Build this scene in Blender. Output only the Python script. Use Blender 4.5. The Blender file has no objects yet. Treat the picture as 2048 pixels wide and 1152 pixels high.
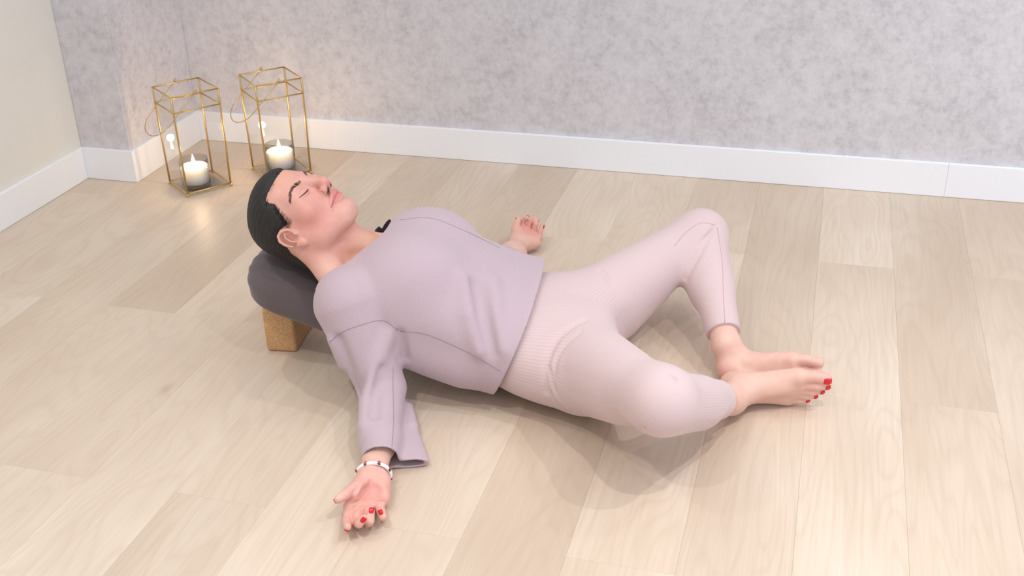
import bpy, bmesh, math, random
import numpy as np
import openvdb
from mathutils import Matrix, Vector

random.seed(7)
rng = np.random.default_rng(7)
scene = bpy.context.scene
col = scene.collection

# ------------------------------------------------------------------ camera
CAM_H, FPX = 1.33, 2250.54592
YAW, PITCH, ROLL = -0.28353138, 0.47440336, -0.02716673
def cam_axes():
    cy, sy = math.cos(YAW), math.sin(YAW)
    fwd = np.array([sy * math.cos(PITCH), cy * math.cos(PITCH), -math.sin(PITCH)])
    right = np.array([cy, -sy, 0.0])
    up = np.cross(right, fwd)
    c, s = math.cos(ROLL), math.sin(ROLL)
    return c * right + s * up, -s * right + c * up, fwd
CR, CU, CF = cam_axes()
CPOS = np.array([0.0, 0.0, CAM_H])
def ray(px, py):
    return CR * ((px - 1024) / FPX) - CU * ((py - 576) / FPX) + CF
def P(px, py, z=0.0):          # pixel -> point at height z above the floor
    d = ray(px, py); return CPOS + d * ((z - CAM_H) / d[2])
def PY(px, py, y):             # pixel -> point at depth y
    d = ray(px, py); return CPOS + d * (y / d[1])

cam_data = bpy.data.cameras.new('camera')
cam_data.sensor_width = 36.0
cam_data.lens = 36.0 * FPX / 2048
cam_data.clip_start = 0.05
cam = bpy.data.objects.new('camera', cam_data)
col.objects.link(cam)
M = Matrix.Identity(4)
for i in range(3):
    M[i][0], M[i][1], M[i][2], M[i][3] = CR[i], CU[i], -CF[i], CPOS[i]
cam.matrix_world = M
scene.camera = cam

# ------------------------------------------------------------------ light
world = bpy.data.worlds.new('world'); scene.world = world
world.use_nodes = True
bgn = world.node_tree.nodes['Background']
bgn.inputs[0].default_value = (0.90, 0.955, 1.0, 1)
bgn.inputs[1].default_value = 0.68
scene.view_settings.view_transform = 'Standard'
scene.view_settings.look = 'None'
scene.view_settings.exposure = 0.20
scene.view_settings.gamma = 1.0
scene.view_settings.use_curve_mapping = False
def overhead_spot(x, y, power, colr, size=0.028):
    l = bpy.data.lights.new('downlight_or_fill', 'SPOT')
    l.energy = power; l.color = colr; l.shadow_soft_size = size
    l.spot_size = math.radians(115); l.spot_blend = 0.9
    o = bpy.data.objects.new('downlight_or_fill', l); col.objects.link(o)
    o.location = (x, y, 2.55)
    return o
WARM = (1.0, 0.955, 0.91)
overhead_spot(0.40, 1.00, 52, (1.0, 0.97, 0.95))
overhead_spot(1.07, 1.70, 56, (1.0, 0.98, 0.98))
overhead_spot(-0.90, 0.40, 48, WARM)
overhead_spot(0.60, -0.50, 35, (1.0, 0.97, 0.96))  # added fill from the camera side, brightens near-facing surfaces
overhead_spot(-1.65, 1.20, 26, WARM)  # added fill to lift the left part of the floor
overhead_spot(1.00, 2.60, 20, (1.0, 0.98, 0.98))  # added fill for the middle and right of the back wall
# added soft fill overhead, standing in for ceiling bounce
cl = bpy.data.lights.new('overhead_fill', 'AREA'); cl.shape = 'RECTANGLE'; cl.size = 3.4; cl.size_y = 2.6; cl.energy = 12; cl.color = (1.0, 0.975, 0.97)
co_ = bpy.data.objects.new('overhead_fill', cl); col.objects.link(co_); co_.location = (-0.3, 2.0, 2.58)
# daylight from the window side of the studio (right of frame)
al = bpy.data.lights.new('window_daylight', 'AREA'); al.shape = 'RECTANGLE'
al.size = 1.2; al.size_y = 1.8; al.energy = 26; al.color = (0.62, 0.72, 1.0)
ao = bpy.data.objects.new('window_daylight', al); col.objects.link(ao)
ao.location = (2.5, 0.3, 1.6)
ao.rotation_euler = Vector((-0.9, 3.0, -0.8)).to_track_quat('-Z', 'Y').to_euler()

# ------------------------------------------------------------------ materials
def srgb(r, g, b):
    f = lambda c: (c / 255 / 12.92) if c / 255 <= 0.04045 else ((c / 255 + 0.055) / 1.055) ** 2.4
    return (f(r), f(g), f(b), 1)
class NT:
    def __init__(self, name):
        self.m = bpy.data.materials.new(name); self.m.use_nodes = True
        self.t = self.m.node_tree; self.b = self.t.nodes['Principled BSDF']
    def n(self, typ, **kw):
        nd = self.t.nodes.new(typ)
        for k, v in kw.items():
            if k.startswith('i_'): nd.inputs[k[2:].replace('_', ' ')].default_value = v
            else: setattr(nd, k, v)
        return nd
    def l(self, a, b): self.t.links.new(a, b)
    def set(self, **kw):
        for k, v in kw.items(): self.b.inputs[k.replace('_', ' ')].default_value = v
    def ramp(self, src, stops):
        r = self.n('ShaderNodeValToRGB'); e = r.color_ramp.elements
        while len(e) < len(stops): e.new(0.5)
        for el, (p, c) in zip(e, stops): el.position = p; el.color = c
        self.l(src, r.inputs[0]); return r.outputs[0]
    def mix(self, fac, a, b, mode='MIX'):
        mx = self.n('ShaderNodeMix', data_type='RGBA', blend_type=mode)
        for sock, v in ((mx.inputs[0], fac), (mx.inputs[6], a), (mx.inputs[7], b)):
            if isinstance(v, bpy.types.NodeSocket): self.l(v, sock)
            else: sock.default_value = v
        return mx.outputs[2]
    def bump(self, h, strength, dist):
        b = self.n('ShaderNodeBump'); b.inputs['Strength'].default_value = strength
        b.inputs['Distance'].default_value = dist
        self.l(h, b.inputs['Height']); self.l(b.outputs[0], self.b.inputs['Normal'])
    def math(self, op, a, b=None, c=None):
        m = self.n('ShaderNodeMath', operation=op)
        for i, v in enumerate((a, b, c)):
            if v is None: continue
            if isinstance(v, bpy.types.NodeSocket): self.l(v, m.inputs[i])
            else: m.inputs[i].default_value = v
        return m.outputs[0]
def coords(nt, scale, kind='Object', rot=(0, 0, 0)):
    tc = nt.n('ShaderNodeTexCoord'); mp = nt.n('ShaderNodeMapping')
    mp.inputs['Scale'].default_value = scale; mp.inputs['Rotation'].default_value = rot
    nt.l(tc.outputs[kind], mp.inputs[0]); return mp.outputs[0]
def plain(name, c, rough=0.5, **kw):
    nt = NT(name); nt.set(Base_Color=c, Roughness=rough, **kw); return nt.m

def mat_plank():
    nt = NT('oak_plank')
    tc = nt.n('ShaderNodeTexCoord'); oi = nt.n('ShaderNodeObjectInfo')
    off = nt.n('ShaderNodeVectorMath', operation='SCALE'); nt.l(oi.outputs['Random'], off.inputs['Scale'])
    off.inputs[0].default_value = (37.0, 91.0, 13.0)
    add = nt.n('ShaderNodeVectorMath', operation='ADD'); nt.l(tc.outputs['Object'], add.inputs[0]); nt.l(off.outputs[0], add.inputs[1])
    def noise(scale, sc, det=3, rough=0.55, dist=0.0):
        mp = nt.n('ShaderNodeMapping'); mp.inputs['Scale'].default_value = scale; nt.l(add.outputs[0], mp.inputs[0])
        n = nt.n('ShaderNodeTexNoise'); n.inputs['Scale'].default_value = sc; n.inputs['Detail'].default_value = det
        n.inputs['Roughness'].default_value = rough; n.inputs['Distortion'].default_value = dist
        nt.l(mp.outputs[0], n.inputs['Vector']); return n
    # cathedral grain: rings of a stretched noise
    big = noise((5.0, 0.9, 5.0), 1.0, 2, 0.5, 0.3)
    rings = nt.math('FRACT', nt.math('MULTIPLY', big.outputs[0], 22.0))
    rings = nt.math('ABSOLUTE', nt.math('SUBTRACT', rings, 0.5))
    rings = nt.math('MULTIPLY', rings, 2.0)
    fine = noise((140.0, 5.0, 140.0), 1.0, 3, 0.6)
    blotch = noise((3.0, 1.2, 3.0), 1.0, 2)
    c = nt.ramp(blotch.outputs[0], [(0.30, srgb(206, 187, 167)), (0.55, srgb(217, 200, 181)), (0.75, srgb(225, 211, 194))])
    lines = nt.ramp(rings, [(0.0, srgb(196, 174, 152)), (0.35, (0.5, 0.5, 0.5, 1)), (1.0, (0.5, 0.5, 0.5, 1))])
    g = nt.math('MULTIPLY', nt.math('SUBTRACT', 1.0, nt.math('SMOOTH_MIN', nt.math('MULTIPLY', rings, 2.0), 1.0, 0.3)), 0.20)
    c = nt.mix(g, c, srgb(190, 167, 146))
    fr = nt.ramp(fine.outputs[0], [(0.35, (0, 0, 0, 1)), (0.62, (1, 1, 1, 1))])
    f2 = nt.math('MULTIPLY', nt.math('SUBTRACT', 1.0, fr), 0.20)
    c = nt.mix(f2, c, srgb(188, 166, 146))
    # knots
    kn = nt.n('ShaderNodeTexVoronoi'); kn.inputs['Scale'].default_value = 1.0
    mp = nt.n('ShaderNodeMapping'); mp.inputs['Scale'].default_value = (4.2, 1.5, 1.0); nt.l(add.outputs[0], mp.inputs[0]); nt.l(mp.outputs[0], kn.inputs['Vector'])
    kf = nt.math('MULTIPLY', nt.math('SUBTRACT', 1.0, nt.math('MINIMUM', nt.math('MULTIPLY', kn.outputs['Distance'], 16.0), 1.0)), 0.5)
    c = nt.mix(kf, c, srgb(172, 145, 120))
    # each plank its own tone
    tone = nt.ramp(oi.outputs['Random'], [(0.0, (0.90, 0.88, 0.86, 1)), (0.35, (0.96, 0.945, 0.93, 1)), (0.7, (1, 1, 1, 1)), (1.0, (1.03, 1.035, 1.03, 1))])
    c = nt.mix(1.0, c, tone, 'MULTIPLY')
    nt.l(c, nt.b.inputs['Base Color'])
    nt.set(Roughness=0.42); nt.b.inputs['Specular IOR Level'].default_value = 0.38
    nt.bump(fine.outputs[0], 0.10, 0.001)
    return nt.m

def mat_wallpaper():
    nt = NT('suede_wallpaper')
    co = coords(nt, (1, 1, 1))
    def noise(sc, det, rough):
        n = nt.n('ShaderNodeTexNoise'); n.inputs['Scale'].default_value = sc; n.inputs['Detail'].default_value = det
        n.inputs['Roughness'].default_value = rough; nt.l(co, n.inputs['Vector']); return n.outputs[0]
    a = nt.math('ADD', nt.math('MULTIPLY', noise(34.0, 7, 0.80), 0.80), nt.math('MULTIPLY', noise(6.0, 2, 0.5), 0.20))
    c = nt.ramp(a, [(0.35, srgb(192, 187, 191)), (0.47, srgb(209, 205, 208)), (0.56, srgb(218, 214, 217)), (0.68, srgb(224, 220, 222))])
    nt.l(c, nt.b.inputs['Base Color']); nt.set(Roughness=0.8)
    fine = nt.n('ShaderNodeTexNoise'); fine.inputs['Scale'].default_value = 260; nt.l(co, fine.inputs['Vector'])
    nt.bump(fine.outputs[0], 0.12, 0.001)
    return nt.m
def mat_fabric(name, c1, c2, scale=1500, bump=0.16):
    nt = NT(name); co = coords(nt, (1, 1, 1))
    n = nt.n('ShaderNodeTexNoise'); n.inputs['Scale'].default_value = scale; n.inputs['Detail'].default_value = 2; nt.l(co, n.inputs['Vector'])
    nt.l(nt.ramp(n.outputs[0], [(0.35, c1), (0.65, c2)]), nt.b.inputs['Base Color'])
    nt.set(Roughness=0.92); nt.b.inputs['Sheen Weight'].default_value = 0.25; nt.b.inputs['Sheen Roughness'].default_value = 0.5
    nt.b.inputs['Specular IOR Level'].default_value = 0.15
    nt.bump(n.outputs[0], bump, 0.0012); return nt.m
def mat_leggings():
    nt = NT('ribbed_leggings')
    at = nt.n('ShaderNodeAttribute', attribute_name='rib')
    w = nt.math('SINE', nt.math('MULTIPLY', at.outputs['Fac'], 2 * math.pi / 0.0048))
    aw = nt.n('ShaderNodeAttribute', attribute_name='rib_depth')
    h = nt.math('MULTIPLY_ADD', nt.math('MULTIPLY', w, aw.outputs['Fac']), 0.5, 0.5)
    nt.l(nt.mix(nt.math('MULTIPLY', h, 0.55), srgb(205, 181, 181), srgb(215, 194, 193)), nt.b.inputs['Base Color'])
    nt.set(Roughness=0.9); nt.b.inputs['Sheen Weight'].default_value = 0.2; nt.b.inputs['Specular IOR Level'].default_value = 0.15
    nt.bump(h, 0.12, 0.0010); return nt.m
def mat_skin():
    nt = NT('skin')
    at = nt.n('ShaderNodeAttribute', attribute_name='tint')
    co = coords(nt, (1, 1, 1))
    n = nt.n('ShaderNodeTexNoise'); n.inputs['Scale'].default_value = 55; n.inputs['Detail'].default_value = 4; nt.l(co, n.inputs['Vector'])
    v = nt.ramp(n.outputs[0], [(0.3, (0.95, 0.93, 0.92, 1)), (0.7, (1.03, 1.03, 1.03, 1))])
    nt.l(nt.mix(1.0, at.outputs['Color'], v, 'MULTIPLY'), nt.b.inputs['Base Color'])
    nt.set(Roughness=0.48); nt.b.inputs['Specular IOR Level'].default_value = 0.35
    nt.b.inputs['Subsurface Weight'].default_value = 0.12
    nt.b.inputs['Subsurface Radius'].default_value = (0.012, 0.005, 0.003)
    nt.b.inputs['Subsurface Scale'].default_value = 0.5
    n2 = nt.n('ShaderNodeTexNoise'); n2.inputs['Scale'].default_value = 900; nt.l(co, n2.inputs['Vector'])
    nt.bump(n2.outputs[0], 0.06, 0.0006); return nt.m
def mat_hair():
    nt = NT('dark_hair')
    at = nt.n('ShaderNodeAttribute', attribute_name='strand')
    n = nt.n('ShaderNodeTexNoise'); n.inputs['Scale'].default_value = 1.0; n.inputs['Detail'].default_value = 3
    nt.l(at.outputs['Vector'], n.inputs['Vector'])
    nt.l(nt.ramp(n.outputs[0], [(0.3, srgb(40, 38, 38)), (0.7, srgb(52, 49, 49))]), nt.b.inputs['Base Color'])
    nt.set(Roughness=0.55); nt.b.inputs['Specular IOR Level'].default_value = 0.25
    nt.bump(n.outputs[0], 0.25, 0.0012); return nt.m
def mat_cork():
    nt = NT('cork'); co = coords(nt, (1, 1, 1))
    v = nt.n('ShaderNodeTexVoronoi'); v.inputs['Scale'].default_value = 480; nt.l(co, v.inputs['Vector'])
    n = nt.n('ShaderNodeTexNoise'); n.inputs['Scale'].default_value = 420; n.inputs['Detail'].default_value = 3; nt.l(co, n.inputs['Vector'])
    a = nt.math('ADD', nt.math('MULTIPLY', v.outputs['Color'], 0.5), nt.math('MULTIPLY', n.outputs[0], 0.5))
    nt.l(nt.ramp(a, [(0.22, srgb(172, 128, 86)), (0.5, srgb(206, 161, 114)), (0.78, srgb(224, 185, 142))]), nt.b.inputs['Base Color'])
    nt.set(Roughness=0.85); nt.bump(a, 0.35, 0.001); return nt.m
def mat_glass(name, rough=0.0):
    nt = NT(name); t = nt.t
    out = t.nodes['Material Output']
    tr = nt.n('ShaderNodeBsdfTransparent'); tr.inputs[0].default_value = (0.997, 0.997, 0.995, 1)
    gl = nt.n('ShaderNodeBsdfGlossy'); gl.inputs['Roughness'].default_value = 0.02
    fw = nt.n('ShaderNodeLayerWeight'); fr = nt.n('ShaderNodeMath', operation='MULTIPLY_ADD')
    pw = nt.n('ShaderNodeMath', operation='POWER'); nt.l(fw.outputs['Facing'], pw.inputs[0]); pw.inputs[1].default_value = 4.0
    nt.l(pw.outputs[0], fr.inputs[0]); fr.inputs[1].default_value = 0.5; fr.inputs[2].default_value = 0.022
    mx = nt.n('ShaderNodeMixShader'); nt.l(fr.outputs[0], mx.inputs[0]); nt.l(tr.outputs[0], mx.inputs[1]); nt.l(gl.outputs[0], mx.inputs[2])
    nt.l(mx.outputs[0], out.inputs['Surface']); return nt.m

MAT = dict(
    plank=mat_plank(), wallpaper=mat_wallpaper(),
    white=plain('white_lacquer', srgb(246, 247, 250), 0.35), paint=plain('offwhite_paint', srgb(232, 229, 221), 0.7),
    under=plain('underlay', srgb(196, 176, 156), 0.8),
    sweater=mat_fabric('lilac_knit', srgb(178, 156, 165), srgb(196, 177, 183)),
    leggings=mat_leggings(), skin=mat_skin(), hair=mat_hair(), cork=mat_cork(),
    bolster=mat_fabric('charcoal_cotton', srgb(92, 81, 84), srgb(110, 99, 102), 1400, 0.15),
    gold=plain('brass', srgb(216, 185, 124), 0.34, Metallic=0.8),
    glass=mat_glass('clear_glass'),
    nail=plain('red_nail_polish', srgb(212, 22, 40), 0.12), seam=plain('seam_thread', srgb(158, 139, 148), 0.9),
    legseam=plain('legging_seam_thread', srgb(196, 168, 172), 0.9),
    brow=plain('eyebrow_hair', srgb(104, 74, 62), 0.8), lash=plain('eyelash_hair', srgb(40, 32, 30), 0.7),
    bead=plain('white_beads', srgb(240, 238, 238), 0.3), dark=plain('dark_beads', srgb(52, 30, 28), 0.3), red=plain('red_beads', srgb(205, 62, 38), 0.3),
    lace=plain('black_lace', srgb(44, 40, 44), 0.9), ringm=plain('gold_ring_metal', srgb(232, 200, 140), 0.2, Metallic=1.0),
    wick=plain('wick', srgb(40, 34, 30), 0.9),
)
nt = NT('candle_wax'); nt.set(Base_Color=srgb(252, 245, 242), Roughness=0.5)
nt.b.inputs['Subsurface Weight'].default_value = 0.9; nt.b.inputs['Subsurface Radius'].default_value = (0.06, 0.045, 0.035); nt.b.inputs['Subsurface Scale'].default_value = 1.0
MAT['wax'] = nt.m
nt = NT('flame'); nt.b.inputs['Emission Color'].default_value = (1.0, 0.84, 0.62, 1); nt.b.inputs['Emission Strength'].default_value = 22.0; MAT['flame'] = nt.m

# ------------------------------------------------------------------ object helpers
def link(name, me, parent=None, mat=None):
    o = bpy.data.objects.new(name, me); col.objects.link(o)
    if parent is not None: o.parent = parent
    if mat is not None and me is not None and not me.materials: me.materials.append(MAT[mat])
    return o
def empty(name, loc=(0, 0, 0)):
    o = bpy.data.objects.new(name, None); col.objects.link(o); o.location = loc; o.empty_display_size = 0.05; return o
def tag(o, label, cat, group=None, kind=None):
    o['label'] = label; o['category'] = cat
    if group: o['group'] = group
    if kind: o['kind'] = kind
    return o
def struct(o, label, cat): return tag(o, label, cat, None, 'structure')
def mesh_from(name, v, f, smooth=True):
    me = bpy.data.meshes.new(name); me.from_pydata([tuple(map(float, p)) for p in v], [], f); me.update()
    if smooth: me.polygons.foreach_set('use_smooth', [True] * len(me.polygons))
    return me
def box_mesh(name, lo, hi, bevel=0.0, seg=2):
    bm = bmesh.new(); bmesh.ops.create_cube(bm, size=1.0)
    for v in bm.verts:
        for i in range(3): v.co[i] = (lo[i] + hi[i]) / 2 + v.co[i] * (hi[i] - lo[i])
    if bevel: bmesh.ops.bevel(bm, geom=bm.edges[:], offset=bevel, segments=seg, affect='EDGES', profile=0.5)
    me = bpy.data.meshes.new(name); bm.to_mesh(me); bm.free(); return me
def tube_mesh(name, pts, rad, seg=8, closed=False):
    pts = [np.array(p, float) for p in pts]; n = len(pts)
    rad = [rad] * n if np.isscalar(rad) else list(rad)
    V, F = [], []
    up = np.array([0.13, 0.21, 0.97])
    for i in range(n):
        a = pts[(i - 1) % n] if (closed or i > 0) else pts[i]; b = pts[(i + 1) % n] if (closed or i < n - 1) else pts[i]
        t = b - a; t /= np.linalg.norm(t) + 1e-12
        s = np.cross(t, up); s /= np.linalg.norm(s) + 1e-12; w = np.cross(s, t)
        for k in range(seg):
            an = 2 * math.pi * k / seg
            V.append(pts[i] + rad[i] * (math.cos(an) * s + math.sin(an) * w))
    for i in range(n if closed else n - 1):
        j = (i + 1) % n
        for k in range(seg):
            k2 = (k + 1) % seg; F.append((i * seg + k, i * seg + k2, j * seg + k2, j * seg + k))
    if not closed: F.append(tuple(range(seg))[::-1]); F.append(tuple((n - 1) * seg + k for k in range(seg)))
    return mesh_from(name, V, F)
def lathe_mesh(name, prof, seg=40, close=True):
    V, F = [], []
    for r, z in prof:
        for k in range(seg):
            an = 2 * math.pi * k / seg; V.append((r * math.cos(an), r * math.sin(an), z))
    n = len(prof)
    for i in range(n - 1):
        for k in range(seg):
            k2 = (k + 1) % seg; F.append((i * seg + k, i * seg + k2, (i + 1) * seg + k2, (i + 1) * seg + k))
    if close: F.append(tuple(range(seg))[::-1]); F.append(tuple((n - 1) * seg + k for k in range(seg)))
    return mesh_from(name, V, F)

# ------------------------------------------------------------------ the room
WALL_Y = 2.518 * CAM_H
PLW, PLX0, PLL, PLJ = 0.1455 * CAM_H, -0.267 * CAM_H, 1.31, 1.508
fl = struct(link('floor', box_mesh('floor', (-3.4, -0.9, -0.05), (2.6, 3.5, -0.0125)), None, 'under'), 'pale oak plank floor', 'floor')
gap = 0.0001
plank_me = box_mesh('plank', (-PLW / 2 + gap, -PLL / 2 + gap, -0.012), (PLW / 2 - gap, PLL / 2 - gap, 0.0), 0.00018, 1)
plank_me.materials.append(MAT['plank'])
for k in range(-15, 12):
    x = PLX0 + (k + 0.5) * PLW
    j0 = PLJ if k % 2 == 0 else PLJ + PLL / 2
    for m in range(-2, 3):
        y0 = j0 + m * PLL; y1 = y0 + PLL
        if y1 < -0.6 or y0 > WALL_Y: continue
        if y1 > WALL_Y + 0.010:
            y1 = WALL_Y + 0.010
            me = box_mesh('plank', (-PLW / 2 + gap, -(y1 - y0) / 2 + gap, -0.012), (PLW / 2 - gap, (y1 - y0) / 2, 0.0), 0.00018, 1); me.materials.append(MAT['plank'])
        else: me = plank_me
        o = link('plank', me, fl); o.location = (x, (y0 + y1) / 2, 0)

BBH, BBT, WT = 0.1055, 0.014, 0.12
COLX0, COLX1, COLY = -2.2884, -2.1054, 2.9345   # baseboard faces of the pillar
wx = COLX0 - BBT + 0.001
struct(link('wall_back', box_mesh('wall_back', (-2.6, WALL_Y + BBT, 0), (2.6, WALL_Y + BBT + WT, 2.6)), None, 'wallpaper'), 'mottled mauve-grey suede wallpaper wall behind the reclining woman', 'wall')
struct(link('wall_left', box_mesh('wall_left', (wx - WT, -0.8, 0), (wx, WALL_Y + BBT, 2.6)), None, 'paint'), 'plain off-white painted wall at the left edge', 'wall')
struct(link('wall_pillar', box_mesh('wall_pillar', (wx, COLY + BBT, 0), (COLX1 - BBT, WALL_Y + BBT, 2.6), 0.003, 2), None, 'wallpaper'), 'wallpapered pillar in the corner beside the lanterns', 'wall')
def baseboard(name, lo, hi, label):
    o = struct(link(name, box_mesh(name, lo, hi, 0.0016, 2), None, 'white'), label, 'baseboard'); return o
PX1 = PY(1888, 391, WALL_Y)[0]
baseboard('baseboard_back', (COLX1, WALL_Y, 0.0005), (PX1 - 0.0001, WALL_Y + BBT, BBH), 'long white baseboard along the wallpapered wall')
baseboard('baseboard_right', (PX1 + 0.0001, WALL_Y, 0.0005), (2.6, WALL_Y + BBT, BBH), 'white baseboard length past the joint at the right edge')
baseboard('baseboard_left', (wx, -0.8, 0.0005), (COLX0, COLY, BBH), 'white baseboard under the plain off-white wall')
baseboard('baseboard_pillar', (wx, COLY, 0.0005), (COLX1, COLY + BBT, BBH), 'short white baseboard on the front of the pillar')
baseboard('baseboard_pillar_side', (COLX1 - BBT, COLY + BBT, 0.0005), (COLX1, WALL_Y + BBT, BBH), 'white baseboard on the side of the pillar behind a lantern')

# ------------------------------------------------------------------ lanterns and candles
def lantern(cx, cy, rot, label, clabel, cd=(0, 0)):
    root = empty('candle_lantern', (cx, cy, 0)); root.rotation_euler = (0, 0, rot)
    tag(root, label, 'lantern', 'brass and glass lanterns')
    hb, ht, z0, z1, z2 = 0.0725, 0.0750, 0.010, 0.272, 0.321
    def sq(h, z): return [np.array((sx * h, sy * h, z)) for sx, sy in ((-1, -1), (1, -1), (1, 1), (-1, 1))]
    A, B, C = sq(hb, z0), sq(ht, z1), sq(ht, z2)
    w = 0.0031
    for i in range(4):
        j = (i + 1) % 4
        link('frame_bar', tube_mesh('frame_bar', [A[i], A[j]], w, 6), root, 'gold')
        link('frame_bar', tube_mesh('frame_bar', [B[i], B[j]], w * 0.8, 6), root, 'gold')
        link('frame_bar', tube_mesh('frame_bar', [C[i], C[j]], w * 0.8, 6), root, 'gold')
        link('frame_post', tube_mesh('frame_post', [A[i], B[i], C[i]], w, 6), root, 'gold')
        bm = bmesh.new(); bmesh.ops.create_icosphere(bm, subdivisions=2, radius=0.005)
        for v in bm.verts: v.co += Vector((A[i][0], A[i][1], 0.005))
        me = bpy.data.meshes.new('foot'); bm.to_mesh(me); bm.free(); link('foot', me, root, 'gold')
        ins = 0.0012
        for lo_, hi_ in ((A, B), (B, C)):
            quad = [lo_[i], lo_[j], hi_[j], hi_[i]]
            nrm = np.cross(quad[1] - quad[0], quad[3] - quad[0]); nrm /= np.linalg.norm(nrm)
            V = [q - nrm * 0.0008 for q in quad] + [q + nrm * 0.0008 for q in quad]
            link('pane', mesh_from('pane', V, [(0, 1, 2, 3), (7, 6, 5, 4), (0, 4, 5, 1), (1, 5, 6, 2), (2, 6, 7, 3), (3, 7, 4, 0)], False), root, 'glass')
    link('base_pane', box_mesh('base_pane', (-hb, -hb, z0 - 0.0012), (hb, hb, z0 + 0.0012)), root, 'glass')
    # swing handle hanging towards the -x side, pivots in the middle of the two y sides
    def arc():
        pts = []
        d = np.array((-0.74, 0, -0.673)); L = 0.185
        for s in (-1, 1): pass
        y = ht + 0.004
        p0 = np.array((0.0, -y, z2 + 0.004)); p1 = np.array((0.0, y, z2 + 0.004))
        straight = 0.130
        pts.append(p0); pts.append(p0 + d * straight * 0.5); pts.append(p0 + d * straight)
        n = 10
        for i in range(1, n):
            t = math.pi * i / n
            c = d * (straight + (L - straight) * math.sin(t))
            pts.append(np.array((0, -y * math.cos(t), z2 + 0.004)) + c)
        pts.append(p1 + d * straight); pts.append(p1 + d * straight * 0.5); pts.append(p1)
        return pts
    h = link('handle', tube_mesh('handle', arc(), 0.0016, 6), root, 'gold')
    for s in (-1, 1):
        cp = [np.array((0.004 * math.cos(t), s * (ht + 0.004) , z2 + 0.006 + 0.006 * math.sin(t))) for t in np.linspace(-1.2, 4.6, 14)]
        cp += [np.array((0.012 + 0.004 * q, s * (ht + 0.0026 * math.cos(q * 1.6)), z2 + 0.0026 * math.sin(q * 1.6))) for q in range(0, 9)]
        link('handle_eyelet', tube_mesh('handle_eyelet', cp, 0.0014, 5), root, 'gold')
    # candle in a glass cup: a thing of its own standing on the lantern base
    c = empty('glass_candle', (cx + cd[0], cy + cd[1], z0 + 0.0014)); tag(c, clabel, 'candle', 'lit candles in glass cups')
    R = 0.0455
    link('glass_cup', lathe_mesh('glass_cup', [(R * 0.9, 0), (R, 0.004), (R, 0.086), (R - 0.0018, 0.086), (R - 0.0018, 0.009), (0.002, 0.009)], 48), c, 'glass')
    link('wax', lathe_mesh('wax', [(R - 0.0034, 0.0095), (R - 0.0024, 0.013), (R - 0.0024, 0.061), (R - 0.005, 0.0635), (0.02, 0.0625), (0.004, 0.0615)], 48), c, 'wax')
    link('wick', tube_mesh('wick', [(0, 0, 0.061), (0.0008, 0, 0.067), (0.002, 0, 0.072)], 0.0009, 6), c, 'wick')
    fm = lathe_mesh('flame', [(0.0008, 0.0695), (0.0046, 0.073), (0.0056, 0.078), (0.0044, 0.085), (0.0022, 0.093), (0.0004, 0.100)], 16)
    link('flame', fm, c, 'flame')
    ll = bpy.data.lights.new('candle_light', 'POINT'); ll.energy = 0.6; ll.color = (1.0, 0.72, 0.46); ll.shadow_soft_size = 0.012
    lo = bpy.data.objects.new('candle_light', ll); col.objects.link(lo); lo.parent = c; lo.location = (0, 0, 0.110)
def quad_center(c): return sum(c) / len(c)
l1 = [P(338, 363.9, .012), P(374.6, 389.4, .012), P(461.8, 367.8, .012), P(421, 339, .012)]
c1 = quad_center(l1) + (P(401, 362) - P(400, 364))
l2 = [P(503.5, 333.4, .012), P(623.3, 339.7, .012)]
c2 = (l2[0] + l2[1]) / 2
d1 = l1[2] - l1[1]
rot1 = math.atan2(d1[1], d1[0]) + 0.03
cdel = P(388, 362) - P(394, 357)
lantern(c1[0], c1[1], rot1, 'brass-framed glass lantern nearest the pillar, set lower in the corner', 'lit white candle in the lantern nearest the pillar', cdel)
lantern(c2[0], c2[1], rot1 - 0.10, 'brass-framed glass lantern behind the head, against the wallpapered wall', 'lit white candle in the lantern behind the head')

# ------------------------------------------------------------------ cork block and bolster
AX = math.radians(7.0)
A_ = np.array([math.cos(AX), math.sin(AX), 0.0]); S_ = np.array([-math.sin(AX), math.cos(AX), 0.0]); Z_ = np.array([0, 0, 1.0])
bl = link('cork_yoga_block', box_mesh('cork_yoga_block', (-0.0375, 0.0, 0.0005), (0.0375, 0.225, 0.1155), 0.009, 3), None, 'cork')
bl.data.polygons.foreach_set('use_smooth', [True] * len(bl.data.polygons))
bp = (P(531, 703, 0) + P(596, 706, 0)) / 2
bl.location = (bp[0], bp[1] , 0); bl.rotation_euler = (0, 0, AX)
tag(bl, 'cork yoga block standing on edge under the dark bolster', 'yoga block')
# ------------------------------------------------------------------ implicit-surface toolkit
f32 = np.float32
def unit(v): v = np.asarray(v, float); return v / np.linalg.norm(v)
class Cone:
    def __init__(s, a, b, ra, rb, flat=None, ff=1.0):
        s.a, s.b = np.asarray(a, float), np.asarray(b, float); s.ra, s.rb = ra, rb
        s.c = (s.a + s.b) / 2; s.R = np.linalg.norm(s.b - s.a) / 2 + max(ra, rb)
        s.n = None if flat is None else unit(flat); s.ff = ff
    def d(s, p):
        a = s.a.astype(f32); q = p - a; ab = (s.b - s.a).astype(f32)
        if s.n is not None:
            n = s.n.astype(f32); t0 = (q @ ab) / max(float(ab @ ab), 1e-12); t0 = np.clip(t0, 0, 1)
            w = q - t0[:, None] * ab
            q = q + n * ((w @ n) * f32(1 / s.ff - 1))[:, None]
        t = np.clip((q @ ab) / max(float(ab @ ab), 1e-12), 0, 1)
        w = q - t[:, None] * ab
        d = np.sqrt(np.einsum('ij,ij->i', w, w)) - (s.ra + (s.rb - s.ra) * t)
        return d * f32(min(1.0, s.ff)) if s.n is not None else d
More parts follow.
